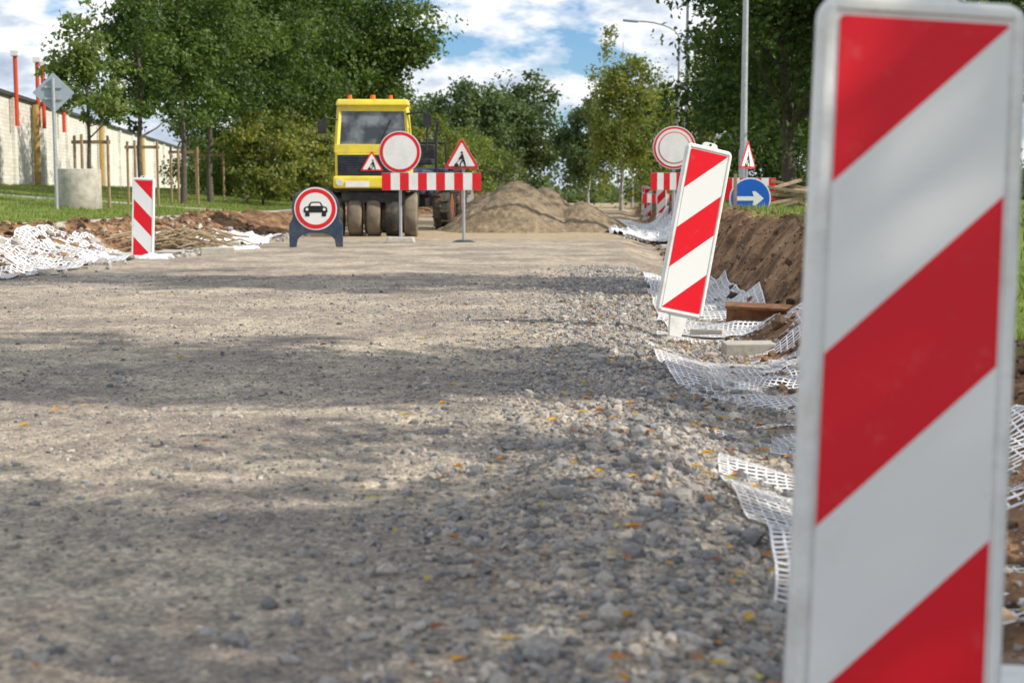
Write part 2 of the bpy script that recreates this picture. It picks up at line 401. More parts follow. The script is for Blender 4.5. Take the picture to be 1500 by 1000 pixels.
def textile(cx,cy,w,d,seed,h=.12):
    a,b=np.meshgrid(np.linspace(-1,1,40),np.linspace(-1,1,30))
    rr=1+.35*fbm(a*2,b*2,seed,3)
    x=cx+a*w*rr;y=cy+b*d*rr
    z=H(x,y)+.03+h*np.abs(fbm(a*2.5,b*2.5,seed+5,4))*2-.05*(np.maximum(abs(a),abs(b))>.9)
    i=np.arange(a.size).reshape(a.shape)
    np_mesh('geotextile_sheet',np.stack([x.ravel(),y.ravel(),z.ravel()],1),np.stack([i[:-1,:-1].ravel(),i[:-1,1:].ravel(),i[1:,1:].ravel(),i[1:,:-1].ravel()],1),M_sheet,smooth=True)
textile(-4.6,24.3,.45,.5,3);textile(-5.1,26.8,.5,.8,13);textile(-5.0,18.6,.55,.25,23,.05);textile(2.6,31,.5,2.0,33,.2);textile(-4.35,21.6,.5,.35,43,.05)
for (px_,py_,a_,b_) in ((-5.25,20.0,.3,.5),(-5.5,23.0,.35,.6)):
    m=MB();zc=Hz(px_,py_)+.015;pt=[(px_+a_*math.cos(t)*(1+.2*math.sin(3*t)),py_+b_*math.sin(t)*(1+.15*math.cos(2*t)),zc) for t in [i*.2617 for i in range(24)]]
    m.add(pt,[tuple(range(24))]);m.obj('puddle',M_water)

# ---------------------------------------------------------------- grass blades
def grass(name,x,y,h0,h1,w):
    n=len(x);z=H(x,y);h=RNG.uniform(h0,h1,n);a=RNG.uniform(0,6.28,n);lx=RNG.normal(0,.4,n)*h;ly=RNG.normal(0,.4,n)*h
    dx=np.cos(a)*w;dy=np.sin(a)*w
    p=np.stack([np.stack([x-dx,y-dy,z-.01],1),np.stack([x+dx,y+dy,z-.01],1),np.stack([x+lx,y+ly,z+h],1)],1)
    return np_mesh(name,p.reshape(-1,3),np.arange(3*n).reshape(-1,3),M_grass,attrs={'tint':np.repeat(RNG.random(n),3)})
n=55000;y=RNG.uniform(20,62,n);x=edgeL(y)-3.1-RNG.random(n)**1.3*14
k=masks(x,y)[:,3]<.3;x=x[k];y=y[k]
n=20000;yr=RNG.uniform(5,40,n);xr=edgeR(yr)+1.65+RNG.random(n)**1.5*6
grass('grass',np.concatenate([x,xr]),np.concatenate([y,yr]),.02,.10,.008)

# ---------------------------------------------------------------- trees
def tree(name,x,y,top,r,base,mat,seed,leaves=16000,leaf=.16,clumps=70,tr=.12,bark=None,shape='oval',stakes=0,droop=0,cr=None):
    rg=np.random.default_rng(seed);z0=Hz(x,y)-.05;e=empty(name,(x,y,z0));h=top-z0;cb=base-z0
    m=MB();pts=[(0,0,0)];rad=[tr*1.25];px=py=0
    for i in range(1,9):
        px+=rg.normal(0,.02)*r;py+=rg.normal(0,.02)*r
        pts.append((px,py,h*.9*i/8));rad.append(tr*(1-.85*i/8))
    m.tube(pts,rad,9)
    cz=(cb+h)/2;rz=(h-cb)/2
    d=rg.normal(size=(clumps,3));d/=np.linalg.norm(d,axis=1,keepdims=True)
    rr=rg.random(clumps)**.42
    C=d*rr[:,None]
    t=C[:,2]
    prof=np.ones(clumps) if shape=='oval' else (1-.45*np.clip(t,0,1)+.05)
    C=C*np.stack([r*prof,r*prof,np.full(clumps,rz)],1)*rg.uniform(.82,1.2,(clumps,1));C[:,2]+=cz
    for i in rg.choice(clumps,min(clumps,26),replace=False):
        c=C[i];zb=max(cb*.75,c[2]-np.hypot(c[0],c[1])*rg.uniform(.5,1.0));zb=min(zb,h*.85)
        f=zb/(h*.9);a=Vector((px*f,py*f,zb));b=Vector(c);mid=a.lerp(b,.5)+Vector((0,0,-.06*r))
        r0=tr*(1-.85*f)*.55;m.tube([a,mid,b],[r0,r0*.6,r0*.2],6,False)
    m.obj('trunk',bark or M_bark,e,smooth=True)
    if stakes:
        s=MB()
        for i in range(stakes):
            a=2*math.pi*i/stakes+.5;s.tube([(.45*math.cos(a),.45*math.sin(a),0),(.45*math.cos(a),.45*math.sin(a),1.7)],.035,7)
        s.box((0,.22,1.55),(.9,.03,.08));s.obj('stakes',M_wood,e)
    cs=(cr or .25*r)*rg.uniform(.45,1.4,clumps)
    w=cs**2;ci=rg.choice(clumps,leaves,p=w/w.sum())
    q=rg.normal(size=(leaves,3));q/=np.linalg.norm(q,axis=1,keepdims=True);q*=(rg.random(leaves)**.6)[:,None]*1.2
    q[:,2]*=.65
    sk=rg.normal(0,.35,(clumps,3))   # each clump is stretched along its own direction so it does not read as a ball
    q=q+sk[ci]*(q*sk[ci]).sum(1,keepdims=True)*2.0
    Pp=C[ci]+q*cs[ci][:,None]
    if droop: Pp[:,2]-=np.abs(rg.normal(0,droop,leaves))*np.clip(np.hypot(Pp[:,0],Pp[:,1])/r,0,1)
    Pp+=rg.normal(0,.07*r,(leaves,3))*(rg.random((leaves,1))<.25)
    nrm=rg.normal(size=(leaves,3))+np.array([0,0,.6])+q*.6;nrm/=np.linalg.norm(nrm,axis=1,keepdims=True)
    u=np.cross(nrm,rg.normal(size=(leaves,3)));u/=np.linalg.norm(u,axis=1,keepdims=True);v=np.cross(nrm,u)
    s=(leaf*rg.uniform(.6,1.3,leaves))[:,None]*.5
    Wv=np.stack([Pp-u*s,Pp-v*s*.62+nrm*s*.15,Pp+u*s,Pp+v*s*.62+nrm*s*.15],1)
    ct=rg.uniform(-.28,.28,clumps)
    tint=np.clip(.45+ct[ci]+rg.normal(0,.18,leaves),0,1)
    np_mesh('foliage',Wv.reshape(-1,3),np.arange(leaves*4).reshape(-1,4),mat,e,attrs={'tint':np.repeat(tint,4)})
    return e
A,B,C_,D,O_=M_leafA,M_leafB,M_leafC,M_leafD,M_leafO
tree('linden_tree',-9.75,33,5.1,.90,2.2,B,1,4800,.12,60,.06,shape='c',stakes=3)
tree('linden_tree',-9.6,37,6.9,1.2,2.3,A,2,8500,.13,70,.08,shape='c',stakes=3)
tree('linden_tree',-9.55,41.5,8.4,1.6,2.3,A,3,12000,.15,80,.09,shape='c',stakes=3)
tree('linden_tree',-9.7,46,9.3,2.0,2.4,A,4,14000,.16,85,.1,shape='c',stakes=2)
tree('linden_tree',-9.7,52,11.0,2.6,2.6,A,5,18000,.19,100,.12)
tree('linden_tree',-9.0,59,12.5,3.1,3.0,A,6,20000,.22,105,.14)
tree('linden_tree',-6.9,65,13.0,3.0,3.6,A,8,20000,.23,100,.15)
tree('linden_tree',-9.5,74,12,4.0,2.5,A,9,16000,.28,80,.16)
for (bx,by,bt,br,mt,sd) in ((-8.2,47,3.4,1.2,C_,21),(-7.0,50,3.0,1.2,C_,22),(-8.6,56,4.2,1.7,C_,23),(-5.2,62,3.8,1.6,B,24),(-3.6,66,4.6,1.7,C_,25),(-2.4,72,4.6,1.7,B,26),(-12,58,4,2,B,27),(-6.4,57,3.6,1.5,B,28),(-1.2,80,3.8,1.8,B,29),(-13,66,4.5,2.2,B,30)):
    tree('bush',bx,by,bt,br,.35,mt,sd,6000,.16,45,.04)
tree('willow_tree',-2.9,108,9.4,3.3,1.0,D,31,15000,.34,80,.2,droop=.5)
tree('willow_tree',.7,112,9.7,3.4,1.0,D,32,15000,.34,80,.2,droop=.5)
tree('willow_tree',-8,118,8.6,4,1.2,D,37,9000,.38,60,.2)
tree('birch_tree',5.8,76,9.8,1.8,1.0,C_,33,12000,.19,85,.1,M_birch,droop=.7)
tree('birch_tree',5.2,98,7.6,2.1,1.0,D,34,8000,.28,50,.1,M_birch,droop=.5)
tree('birch_tree',8.4,88,8.8,3.2,.9,C_,35,12000,.26,75,.14,M_birch,droop=.4)
tree('birch_tree',9.2,70,7.6,2.0,.8,C_,36,9000,.2,60,.12,M_birch,droop=.3)
tree('oak_tree',7.6,39,11.5,3.4,2.3,O_,41,29000,.19,110,.2)
tree('oak_tree',9.2,50,10,3.2,1.6,O_,42,18000,.21,85,.2)
tree('oak_tree',11.4,33,11,3.4,2.2,O_,43,13000,.2,70,.22)
tree('oak_tree',12.5,60,10,4.2,1.2,O_,45,14000,.26,75,.2)
tree('bush',8.2,46,3.3,1.5,.5,O_,46,7000,.14,45,.05)
tree('bush',7.0,52,3.4,1.3,.5,B,47,6000,.15,45,.05)
# roadside trees that shade the road (to the right of the frame)
tree('oak_tree',7.0,11.3,10.3,1.4,2.6,O_,51,15000,.15,80,.14)
tree('oak_tree',6.9,4.45,10.3,1.6,2.6,O_,52,17000,.15,90,.14)
tree('oak_tree',6.6,1.1,10.2,1.5,2.4,O_,53,11000,.15,60,.14)
tree('oak_tree',6.8,-1.6,10.2,1.8,2.4,O_,54,11000,.15,60,.14)
rg=np.random.default_rng(77);nl=50000;cx=rg.uniform(-150,150,260);cy=rg.uniform(135,230,260);ch=rg.uniform(1.5,5.0,260)+np.abs(cx)*.03
ci=rg.integers(0,260,nl);q=rg.normal(size=(nl,3));q/=np.linalg.norm(q,axis=1,keepdims=True);q*=rg.random((nl,1))**.4
Pp=np.stack([cx[ci]+q[:,0]*4,cy[ci]+q[:,1]*4,np.abs(q[:,2])*ch[ci]],1)
u=rg.normal(size=(nl,3));u/=np.linalg.norm(u,axis=1,keepdims=True);v=np.cross(u,rg.normal(size=(nl,3)));v/=np.linalg.norm(v,axis=1,keepdims=True)
W=np.stack([Pp-u*.4,Pp-v*.28,Pp+u*.4,Pp+v*.28],1)
np_mesh('distant_trees',W.reshape(-1,3),np.arange(nl*4).reshape(-1,4),D,attrs={'tint':np.repeat(np.clip(rg.normal(.5,.2,nl),0,1),4)})

# ---------------------------------------------------------------- delineator panels
def panel(loc,rot,mirror=False,foot=(0,0),footlen=.12,basebox=True,sc=1,bw=.36,bz=0):
    e=empty('delineator_panel',loc,rot,sc)
    MB().prism(rrect(.31,1.07,.035),-.02,.02).obj('frame',M_white,e,bevel=.012,smooth=True)
    for (c,d) in (((-.139,-.0215,0),(.016,.008,1.03)),((.139,-.0215,0),(.016,.008,1.03)),((0,-.0215,.5165),(.262,.008,.016)),((0,-.0215,-.5165),(.262,.008,.016))):
        MB().box(c,d).obj('rim',M_white,e,bevel=.0035)
    MB().prism(rrect(.25,1.0,.006),-.0235,-.0205).obj('striped_face',M_strm if mirror else M_str,e)
    MB().prism([(-.055,.53),(.055,.53),(.045,.556),(.028,.562),(-.028,.562),(-.045,.556)],-.012,.012).obj('handle',M_white,e,bevel=.005)
    MB().prism(circ(.008,16,0,.548),-.0135,.0135).obj('handle_hole',M_dark,e)
    MB().prism([(-.06,-.53),(.06,-.53),(.04,-.53-footlen),(-.04,-.53-footlen)],-.014,.014).obj('foot',M_white,e,bevel=.004)
    if basebox:
        MB().box((foot[0],foot[1],-.53-footlen+.04+bz),(bw,.26,.12),taper=.88).obj('base',M_white,e,bevel=.015)
    return e
panel((.577,2.07,.588),(R(-9),R(3.5),0),foot=(.17,.16),footlen=.03,bw=.50,bz=-.01)
panel((1.135,8.9,.60),(R(-4),R(12),R(14)),footlen=.14,basebox=False)
panel((-4.96,19.2,.515),(R(-1),R(2),R(-6)),mirror=True,footlen=.05,basebox=False)
for (x,y,m_) in ((4.6,44,False),(4.95,52,False),(5.6,60,False)):
    panel((x,y,Hz(x,y)+.6),(0,R(random.uniform(-3,3)),R(random.uniform(-15,15))),mirror=m_)

# ---------------------------------------------------------------- signs
def sheet(pts,y,mat,name,e,t=.002): return MB().prism(pts,y-t,y).obj(name,mat,e)
def pole(e,z0,z1,x=0,y=.03,r=.027):
    MB().tube([(x,y,z0),(x,y,z1)],r,14).obj('post',M_steel,e,smooth=True)
def round_sign(name,loc,r=.365,yaw=0,inner=.80,double=False):
    g=Hz(loc[0],loc[1]);e=empty(name,(loc[0],loc[1],g),(0,0,yaw));z=loc[2]-g
    MB().prism(circ(r,48,0,z),-.012,.006).obj('plate',M_signback,e,bevel=.003)
    sheet(circ(r*.985,48,0,z),-.015,M_signwhite,'rim_white',e)
    sheet(circ(r*.95,48,0,z),-.0185,M_signred,'ring_red',e)
    sheet(circ(r*inner,48,0,z),-.022,M_signwhite,'face_white',e)
    if double:
        sheet(circ(r*.73,48,0,z),-.0255,M_signred,'ring_inner',e);sheet(circ(r*.69,48,0,z),-.029,M_signwhite,'face_inner',e)
    pole(e,0,z+r*.6)
    MB().box((0,0,z),(.3,.02,.04)).obj('clamp',M_steel,e,loc=(0,.018,0))
    MB().box((0,.03,.05),(.5,.4,.1),taper=.85).obj('base',M_conc,e,bevel=.02)
    return e
def worker(e,z,s,y):
    P=[[(-.02,.17),(.04,.19),(.07,.08),(.09,0),(.03,-.02),(-.03,.05)],
       [(.09,.0),(.12,-.1),(.13,-.2),(.09,-.2),(.06,-.09),(.03,-.02)],
       [(.05,-.02),(-.01,-.1),(-.03,-.2),(-.07,-.2),(-.045,-.08),(.02,.02)],
       [(-.01,.16),(-.1,.03),(-.08,.01),(.02,.09)],
       [(.06,.1),(-.15,-.09),(-.165,-.075),(.05,.115)],
       [(-.24,-.2),(-.2,-.11),(-.15,-.085),(-.11,-.12),(-.08,-.2)]]
    m=MB()
    for i,p in enumerate(P): m.prism([(a*s,z+b*s) for a,b in p],y-.002-i*.0004,y)
    m.prism(circ(.036*s,16,.005*s,z+.225*s),y-.002,y)
    m.obj('worker_symbol',M_black,e)
def works_sign(loc,side=.62,yaw=0):
    g=Hz(loc[0],loc[1]);e=empty('road_works_sign',(loc[0],loc[1],g),(0,0,yaw));z=loc[2]-g
    MB().prism(rtri(side,.03,0,z),-.012,.004).obj('plate',M_signback,e,bevel=.002)
    sheet(rtri(side*.985,.028,0,z),-.0155,M_signred,'border_red',e)
    sheet(rtri(side*.76,.012,0,z),-.019,M_signwhite,'face_white',e)
    worker(e,z-.03*side/.62,side*.92,-.0225)
    pole(e,0,z+.1,x=.03)
    MB().tube([(.03,.03,0),(.03,.03,.04)],[.22,.12],16).obj('foot',M_dark,e)
    return e
round_sign('road_closed_sign',(-1.93,24.7,1.55))
works_sign((-.87,24.8,1.45))
round_sign('road_closed_sign',(2.77,24.5,1.62),r=.37,double=True,inner=.86)
works_sign((4.2,25.6,1.46),side=.6,yaw=R(52))
def barrier(name,x0,x1,y,z0,z1,nseg,legs=()):
    e=empty(name,((x0+x1)/2,y,0));w=x1-x0;s=w/nseg
    MB().box((0,0.012,(z0+z1)/2),(w,.02,z1-z0)).obj('board',M_signback,e,bevel=.003)
    r=MB();q=MB()
    for i in range(nseg):
        a=-w/2+i*s
        (r if i%2==0 else q).prism([(a,z0+.004),(a+s,z0+.004),(a+s,z1-.004),(a,z1-.004)],-.003,.0005)
    r.obj('red_stripes',M_signred,e);q.obj('white_stripes',M_signwhite,e)
    for lx in legs:
        zz=Hz((x0+x1)/2+lx,y);MB().tube([(lx,.05,zz),(lx,.05,z1)],.02,10).obj('leg',M_steel,e)
    return e
barrier('striped_barrier_board',-2.24,-.53,24.62,.9,1.2,11)
barrier('striped_barrier_board',2.37,2.91,24.42,.9,1.2,5)
barrier('striped_barrier_board',3.75,4.65,25.2,.72,1.12,7,legs=(-.35,.35))
barrier('striped_barrier_board',4.3,5.6,47,.55,.85,9,legs=(-.5,.5))
bx,by=3.98,23.9;g=Hz(bx,by);e=empty('blue_arrow_sign',(bx,by,g));z=.76-g
MB().prism(circ(.35,48,0,z),-.01,.006).obj('plate',M_signback,e,bevel=.003)
sheet(circ(.345,48,0,z),-.013,M_signwhite,'rim',e);sheet(circ(.325,48,0,z),-.0165,M_blue,'face_blue',e)
sheet([(-.22,z-.035),(.06,z-.035),(.03,z-.12),(.09,z-.12),(.225,z),(.09,z+.12),(.03,z+.12),(.06,z+.035),(-.22,z+.035)],-.02,M_signwhite,'arrow',e)
pole(e,-.1,z+.2)
e=empty('wooden_stake',(3.62,23.2,Hz(3.62,23.2)));MB().box((0,0,.2),(.05,.05,.75)).obj('stake',M_wood,e,bevel=.004)
e=empty('timber_pile',(4.75,24.4,Hz(4.75,24.4)));m=MB()
for i in range(14): m.box((random.uniform(-.15,.15),(i%5)*.09,.06+.085*(i//3)),(random.uniform(.5,.9),.1,.05),rot=(0,random.uniform(-.3,.3),random.uniform(-.5,.5)))
m.obj('boards',M_twig,e,bevel=.004)
# car sign with a board stand
bx,by=-3.09,22.5;g=Hz(bx,by);e=empty('no_motor_vehicles_sign',(bx,by,g+.01),(0,0,R(3)));z=.60
pts=[]
for i in range(25):
    a=R(-18+216*i/24);pts.append((.375*math.cos(a),z+.345*math.sin(a)))
pts+=[(-.38,.42),(-.42,.36),(-.42,0),(-.31,0),(-.29,.12),(-.22,.19),(-.1,.22),(.1,.22),(.22,.19),(.29,.12),(.31,0),(.42,0),(.42,.36),(.38,.42)]
MB().prism(pts,-.03,.03).obj('stand',M_navy,e,bevel=.01)
sheet(circ(.335,48,0,z),-.034,M_signwhite,'rim',e);sheet(circ(.315,48,0,z),-.038,M_signred,'ring',e);sheet(circ(.25,48,0,z),-.042,M_signwhite,'face',e)
m=MB();car=[(-.185,-.06),(-.185,.0),(-.165,.03),(-.115,.04),(-.085,.095),(-.06,.11),(.06,.11),(.085,.095),(.115,.04),(.165,.03),(.185,.0),(.185,-.06)]
m.prism([(a,z+b) for a,b in car],-.048,-.046);m.prism(rrect(.07,.06,.01,3,-.13,z-.091),-.048,-.046);m.prism(rrect(.07,.06,.01,3,.13,z-.091),-.048,-.046);m.obj('car_symbol',M_black,e)
m=MB();m.prism([(-.085,z+.045),(-.063,z+.088),(.063,z+.088),(.085,z+.045)],-.052,-.050)
m.prism(circ(.022,16,-.135,z-.01),-.052,-.050);m.prism(circ(.022,16,.135,z-.01),-.052,-.050);m.obj('car_windows',M_signwhite,e)
# diamond sign seen from behind
bx,by=-9.55,30;g=Hz(bx,by);e=empty('priority_road_sign',(bx,by,g),(0,0,R(12)));z=2.93-g
s=.42;MB().prism([(0,z+s),(-s,z),(0,z-s),(s,z)],-.006,.006).obj('plate',M_signback,e,bevel=.004)
MB().box((0,-.03,z+.12),(.36,.02,.05)).obj('bracket',M_steel,e);MB().box((0,-.03,z-.12),(.36,.02,.05)).obj('bracket',M_steel,e)
pole(e,0,z+.3,y=-.06,r=.038)

# ---------------------------------------------------------------- road roller
e=empty('road_roller',(-2.72,28.0,Hz(-2.72,28.0)-.03),(0,0,R(3)))
def tyre(par,c,w,r,mat,n=40,name='tyre',rim=None,lugs=0):
    m=MB();m.lathe_x([(-w/2,r*.55),(-w/2,r*.86),(-w*.44,r*.95),(-w*.33,r*.99),(0,r),(w*.33,r*.99),(w*.44,r*.95),(w/2,r*.86),(w/2,r*.55)],c,n)
    if lugs:
        for i in range(lugs):
            a=2*math.pi*i/lugs
            for sgn in (-1,1):
                aa=a+(0 if sgn<0 else math.pi/lugs)
                m.box((c[0]+sgn*w*.24,c[1]+math.cos(aa)*r*1.0,c[2]+math.sin(aa)*r*1.0),(w*.5,.05,.07),rot=(aa-math.pi/2,0,sgn*.3))
    m.obj(name,mat,par,smooth=True)
    q=MB();q.lathe_x([(-w*.42,.0001),(-w*.42,r*.3),(-w*.47,r*.56),(w*.47,r*.56),(w*.42,r*.3),(w*.42,.0001)],c,24);q.obj('wheel_rim',rim or M_yellow,par,smooth=True)
for i in range(5): tyre(e,(-.73+.365*i,.45,.45),.27,.45,M_dusty if i in (1,2,4) else M_rub)
for i in range(4): tyre(e,(-.54+.36*i,3.1,.45),.285,.45,M_rub)
MB().box((0,1.8,.80),(1.25,3.4,.22)).obj('chassis',M_dark,e,bevel=.02)
MB().box((0,.45,.945),(1.72,.9,.06)).obj('wheel_carrier',M_dark,e,bevel=.02)
MB().box((-.02,.2,1.09),(1.5,.6,.24)).obj('bumper',M_yellow,e,bevel=.04)
MB().box((-.02,.55,1.44),(1.44,1.0,.5)).obj('front_body',M_yellow,e,bevel=.05)
MB().box((0,2.6,1.35),(1.35,1.9,.95)).obj('engine_hood',M_yellow,e,bevel=.08)
MB().box((0,1.5,1.28),(1.5,1.1,.65)).obj('cab_floor',M_yellow,e,bevel=.03)
MB().box((-.02,.04,1.42),(1.34,.03,.40)).obj('grille',M_dark,e,bevel=.008)
g_=MB()
for i in range(8): g_.box((-.02,.02,1.26+i*.045),(1.28,.02,.012))
g_.obj('grille_slats',M_navy,e)
for sx in (-.64,.60): MB().prism(circ(.07,20,sx,1.09),-.13,-.1).obj('headlight',M_lamp,e)
MB().box((-.3,-.108,1.05),(.46,.01,.11)).obj('number_plate',M_signwhite,e)
c=MB();zb,zt=1.66,2.56
for sx in (-1,1):
    c.tube([(sx*.71,.12,zb),(sx*.65,.26,zt)],.058,4);c.tube([(sx*.71,1.5,zb),(sx*.64,1.42,zt)],.058,4)
    c.tube([(sx*.71,.85,zb),(sx*.645,.85,zt)],.03,4)
c.box((0,.10,1.74),(1.48,.1,.17));c.box((0,.25,2.53),(1.34,.1,.12));c.box((0,1.46,1.72),(1.44,.1,.12));c.box((0,1.40,2.53),(1.3,.1,.1))
for sx in (-1,1): c.box((sx*.71,.8,1.70),(.06,1.35,.12));c.box((sx*.65,.84,2.53),(.06,1.15,.12))
c.obj('cab_frame',M_yellow,e,bevel=.01)
def quad(name,p,mat): return MB().add(p,[(0,1,2,3)]).obj(name,mat,e)
quad('windshield',[(-.67,.13,1.77),(.67,.13,1.77),(.61,.24,2.5),(-.61,.24,2.5)],M_glass)
quad('side_glass',[(-.71,.16,1.77),(-.71,1.45,1.77),(-.65,1.4,2.5),(-.65,.3,2.5)],M_glass)
quad('side_glass',[(.71,.16,1.77),(.71,1.45,1.77),(.65,1.4,2.5),(.65,.3,2.5)],M_glass)
quad('rear_glass',[(-.67,1.48,1.77),(.67,1.48,1.77),(.61,1.42,2.5),(-.61,1.42,2.5)],M_glass)
MB().box((0,.84,2.64),(1.46,1.42,.13),taper=.95).obj('cab_roof',M_yellow,e,bevel=.04)
MB().tube([(.1,.1,1.8),(.34,.16,2.3)],.012,6).obj('wiper',M_dark,e)
for bx_,br_ in ((-.45,.05),(.0,.06),(.35,.045)):
    MB().tube([(bx_,.3,2.7),(bx_,.3,2.79)],[br_,br_*.8],16).obj('beacon',M_orange,e,smooth=True)
mr=MB();mr.tube([(-.66,.2,2.3),(-.92,.1,2.34),(-.98,.08,2.3)],.014,6);mr.tube([(.66,.2,2.42),(.98,.1,2.46),(1.08,.08,2.4)],.024,6);mr.tube([(1.08,.08,2.4),(1.05,.1,1.7),(.75,.2,1.35)],.024,6);mr.obj('mirror_arms',M_dark,e)
MB().box((-.98,.06,2.16),(.17,.04,.26)).obj('mirror',M_dark,e,bevel=.01);MB().box((1.08,.06,2.28),(.15,.04,.26)).obj('mirror',M_dark,e,bevel=.01)
sheet(rtri(.46,.02,-.02,1.44),-.0,M_signred,'triangle_red',e);sheet(rtri(.36,.01,-.02,1.44),-.004,M_signwhite,'triangle_white',e);worker(e,1.42,.42,-.008)

# ---------------------------------------------------------------- tractor (low, mostly hidden by the roller)
e=empty('tractor',(-2.35,33.6,Hz(-2.35,33.6)),(0,0,R(-6)))
tyre(e,(-.72,1.6,.72),.42,.70,M_rub,name='rear_tyre',rim=M_rim,lugs=18);tyre(e,(.78,1.6,.72),.42,.70,M_rub,name='rear_tyre',rim=M_rim,lugs=18)
tyre(e,(-.68,-.1,.48),.3,.47,M_rub,name='front_tyre',rim=M_rim,lugs=14);tyre(e,(.78,-.1,.56),.40,.56,M_rub,name='front_tyre',rim=M_rim,lugs=14)
MB().box((0,.3,1.1),(.75,1.5,.6)).obj('bonnet',M_bluebody,e,bevel=.07)
MB().box((0,.8,.7),(.5,2.6,.35)).obj('chassis',M_dark,e,bevel=.03)
MB().box((0,1.7,1.4),(1.3,1.2,.12)).obj('fenders',M_bluebody,e,bevel=.04)
MB().box((0,1.7,1.62),(.5,.5,.14)).box((0,1.95,1.85),(.48,.1,.4)).obj('seat',M_dark,e,bevel=.03)
MB().tube([(-.5,2.15,1.4),(-.48,2.15,2.1),(.48,2.15,2.1),(.5,2.15,1.4)],.035,8).obj('roll_bar',M_dark,e)
MB().tube([(.5,.5,1.2),(.5,.5,2.2),(.56,.45,2.55)],[.04,.035,.03],10).obj('exhaust',M_dark,e)
MB().box((.95,-.45,.95),(.5,.12,.22)).obj('front_weight',M_bluebody,e,bevel=.03)

# ---------------------------------------------------------------- mound
gx,gy=np.meshgrid(np.linspace(-2.6,3.2,190),np.linspace(29.6,37.5,160))
def bumpf(x,y,cx,cy,h,rx,ry): 
    d=np.sqrt(((x-cx)/rx)**2+((y-cy)/ry)**2+.02);return h*np.clip(1.14-d,-.2,1)
hh=np.maximum.reduce([bumpf(gx,gy,.15,33.4,1.18,1.75,2.7),bumpf(gx,gy,1.6,32.6,.74,1.05,1.7),bumpf(gx,gy,-.5,34,.95,1.15,2.2),bumpf(gx,gy,.7,33.6,1.03,1.4,2.2)])
hh=hh+fbm(gx*2,gy*2,61,4)*.18+fbm(gx*12,gy*12,62,3)*.07
zz=hh-.06
V2=np.stack([gx.ravel(),gy.ravel(),zz.ravel()],1);i2=np.arange(gx.size).reshape(gx.shape)
F2=np.stack([i2[:-1,:-1].ravel(),i2[:-1,1:].ravel(),i2[1:,1:].ravel(),i2[1:,:-1].ravel()],1)
m,n_,N,L,P=nt('mound_gravel');tc=N.new('ShaderNodeTexCoord').outputs['Object']
c=ramp(N,L,noise(N,L,tc,5,6,.75),[(.3,(.15,.115,.07)),(.5,(.27,.205,.13)),(.7,(.40,.31,.2))]);c=mix(N,L,.5,c,ramp(N,L,vor(N,L,tc,30),[(0,(1.3,1.3,1.3)),(.7,(.5,.5,.5))]),'MULTIPLY')
L.new(c,P.inputs['Base Color']);P.inputs['Roughness'].default_value=.95;bump(N,L,P,noise(N,L,tc,25,4,.7),.7,.03)
np_mesh('gravel_mound',V2,F2,m,smooth=True)

# ---------------------------------------------------------------- concrete ring
bx,by=-9.7,32;e=empty('concrete_well_ring',(bx,by,Hz(bx,by)-.03))
m=MB();nn=48;pr=[(.5,0),(.5,.9),(.41,.9),(.41,0)]
vv=[];ff=[]
for j in range(nn):
    a=2*math.pi*j/nn
    for (r_,z_) in pr: vv.append((r_*math.cos(a),r_*math.sin(a),z_))
for j in range(nn):
    for i in range(4): ff.append((j*4+i,j*4+(i+1)%4,((j+1)%nn)*4+(i+1)%4,((j+1)%nn)*4+i))
m.add(vv,ff);m.obj('ring',M_conc,e,bevel=.015,smooth=True)
def block(x,y,w,d,h,yaw,tilt=0):
    e=empty('concrete_block',(x,y,Hz(x,y)+h*.4),(tilt,0,yaw));MB().box((0,0,0),(w,d,h)).obj('block',M_conc,e,bevel=.008)
block(1.43,8.55,.31,.13,.085,R(4),R(4));block(1.30,9.4,.22,.12,.08,R(-20),R(-5));block(-4.1,19.8,.45,.3,.12,R(15));block(-4.9,20.6,.5,.25,.1,R(-25),R(6));block(-4.6,22.5,.6,.3,.1,R(8));block(-5.3,19.4,.4,.25,.12,R(40),R(10))
e=empty('rusty_steel_beam',(1.80,9.9,Hz(1.80,9.9)+.09),(R(6),R(2),R(-10)))
MB().box((0,0,.07),(.62,.16,.02)).obj('top_flange',M_rust,e,bevel=.004);MB().box((0,0,-.07),(.62,.16,.02)).obj('bottom_flange',M_rust,e,bevel=.004);MB().box((0,0,0),(.6,.02,.12)).obj('web',M_rust,e)
MB().box((-.05,.22,.0),(.5,.1,.1)).obj('timber',M_rust,e,bevel=.01)
e=empty('branch_pile',(-5.0,21.6,Hz(-5.0,21.6)));m=MB()
for i in range(140):
    a=random.uniform(-.5,.5)+(math.pi if random.random()<.4 else 0);l=random.uniform(.4,1.0);cx=random.gauss(0,.35);cy=random.gauss(0,.25);cz=random.uniform(.02,.3)
    m.tube([(cx-math.cos(a)*l/2,cy-math.sin(a)*l/2,cz),(cx,cy,cz+random.uniform(.03,.12)),(cx+math.cos(a)*l/2,cy+math.sin(a)*l/2,cz-.03)],[.014,.012,.005],5,False)
m.obj('branches',M_twig,e)

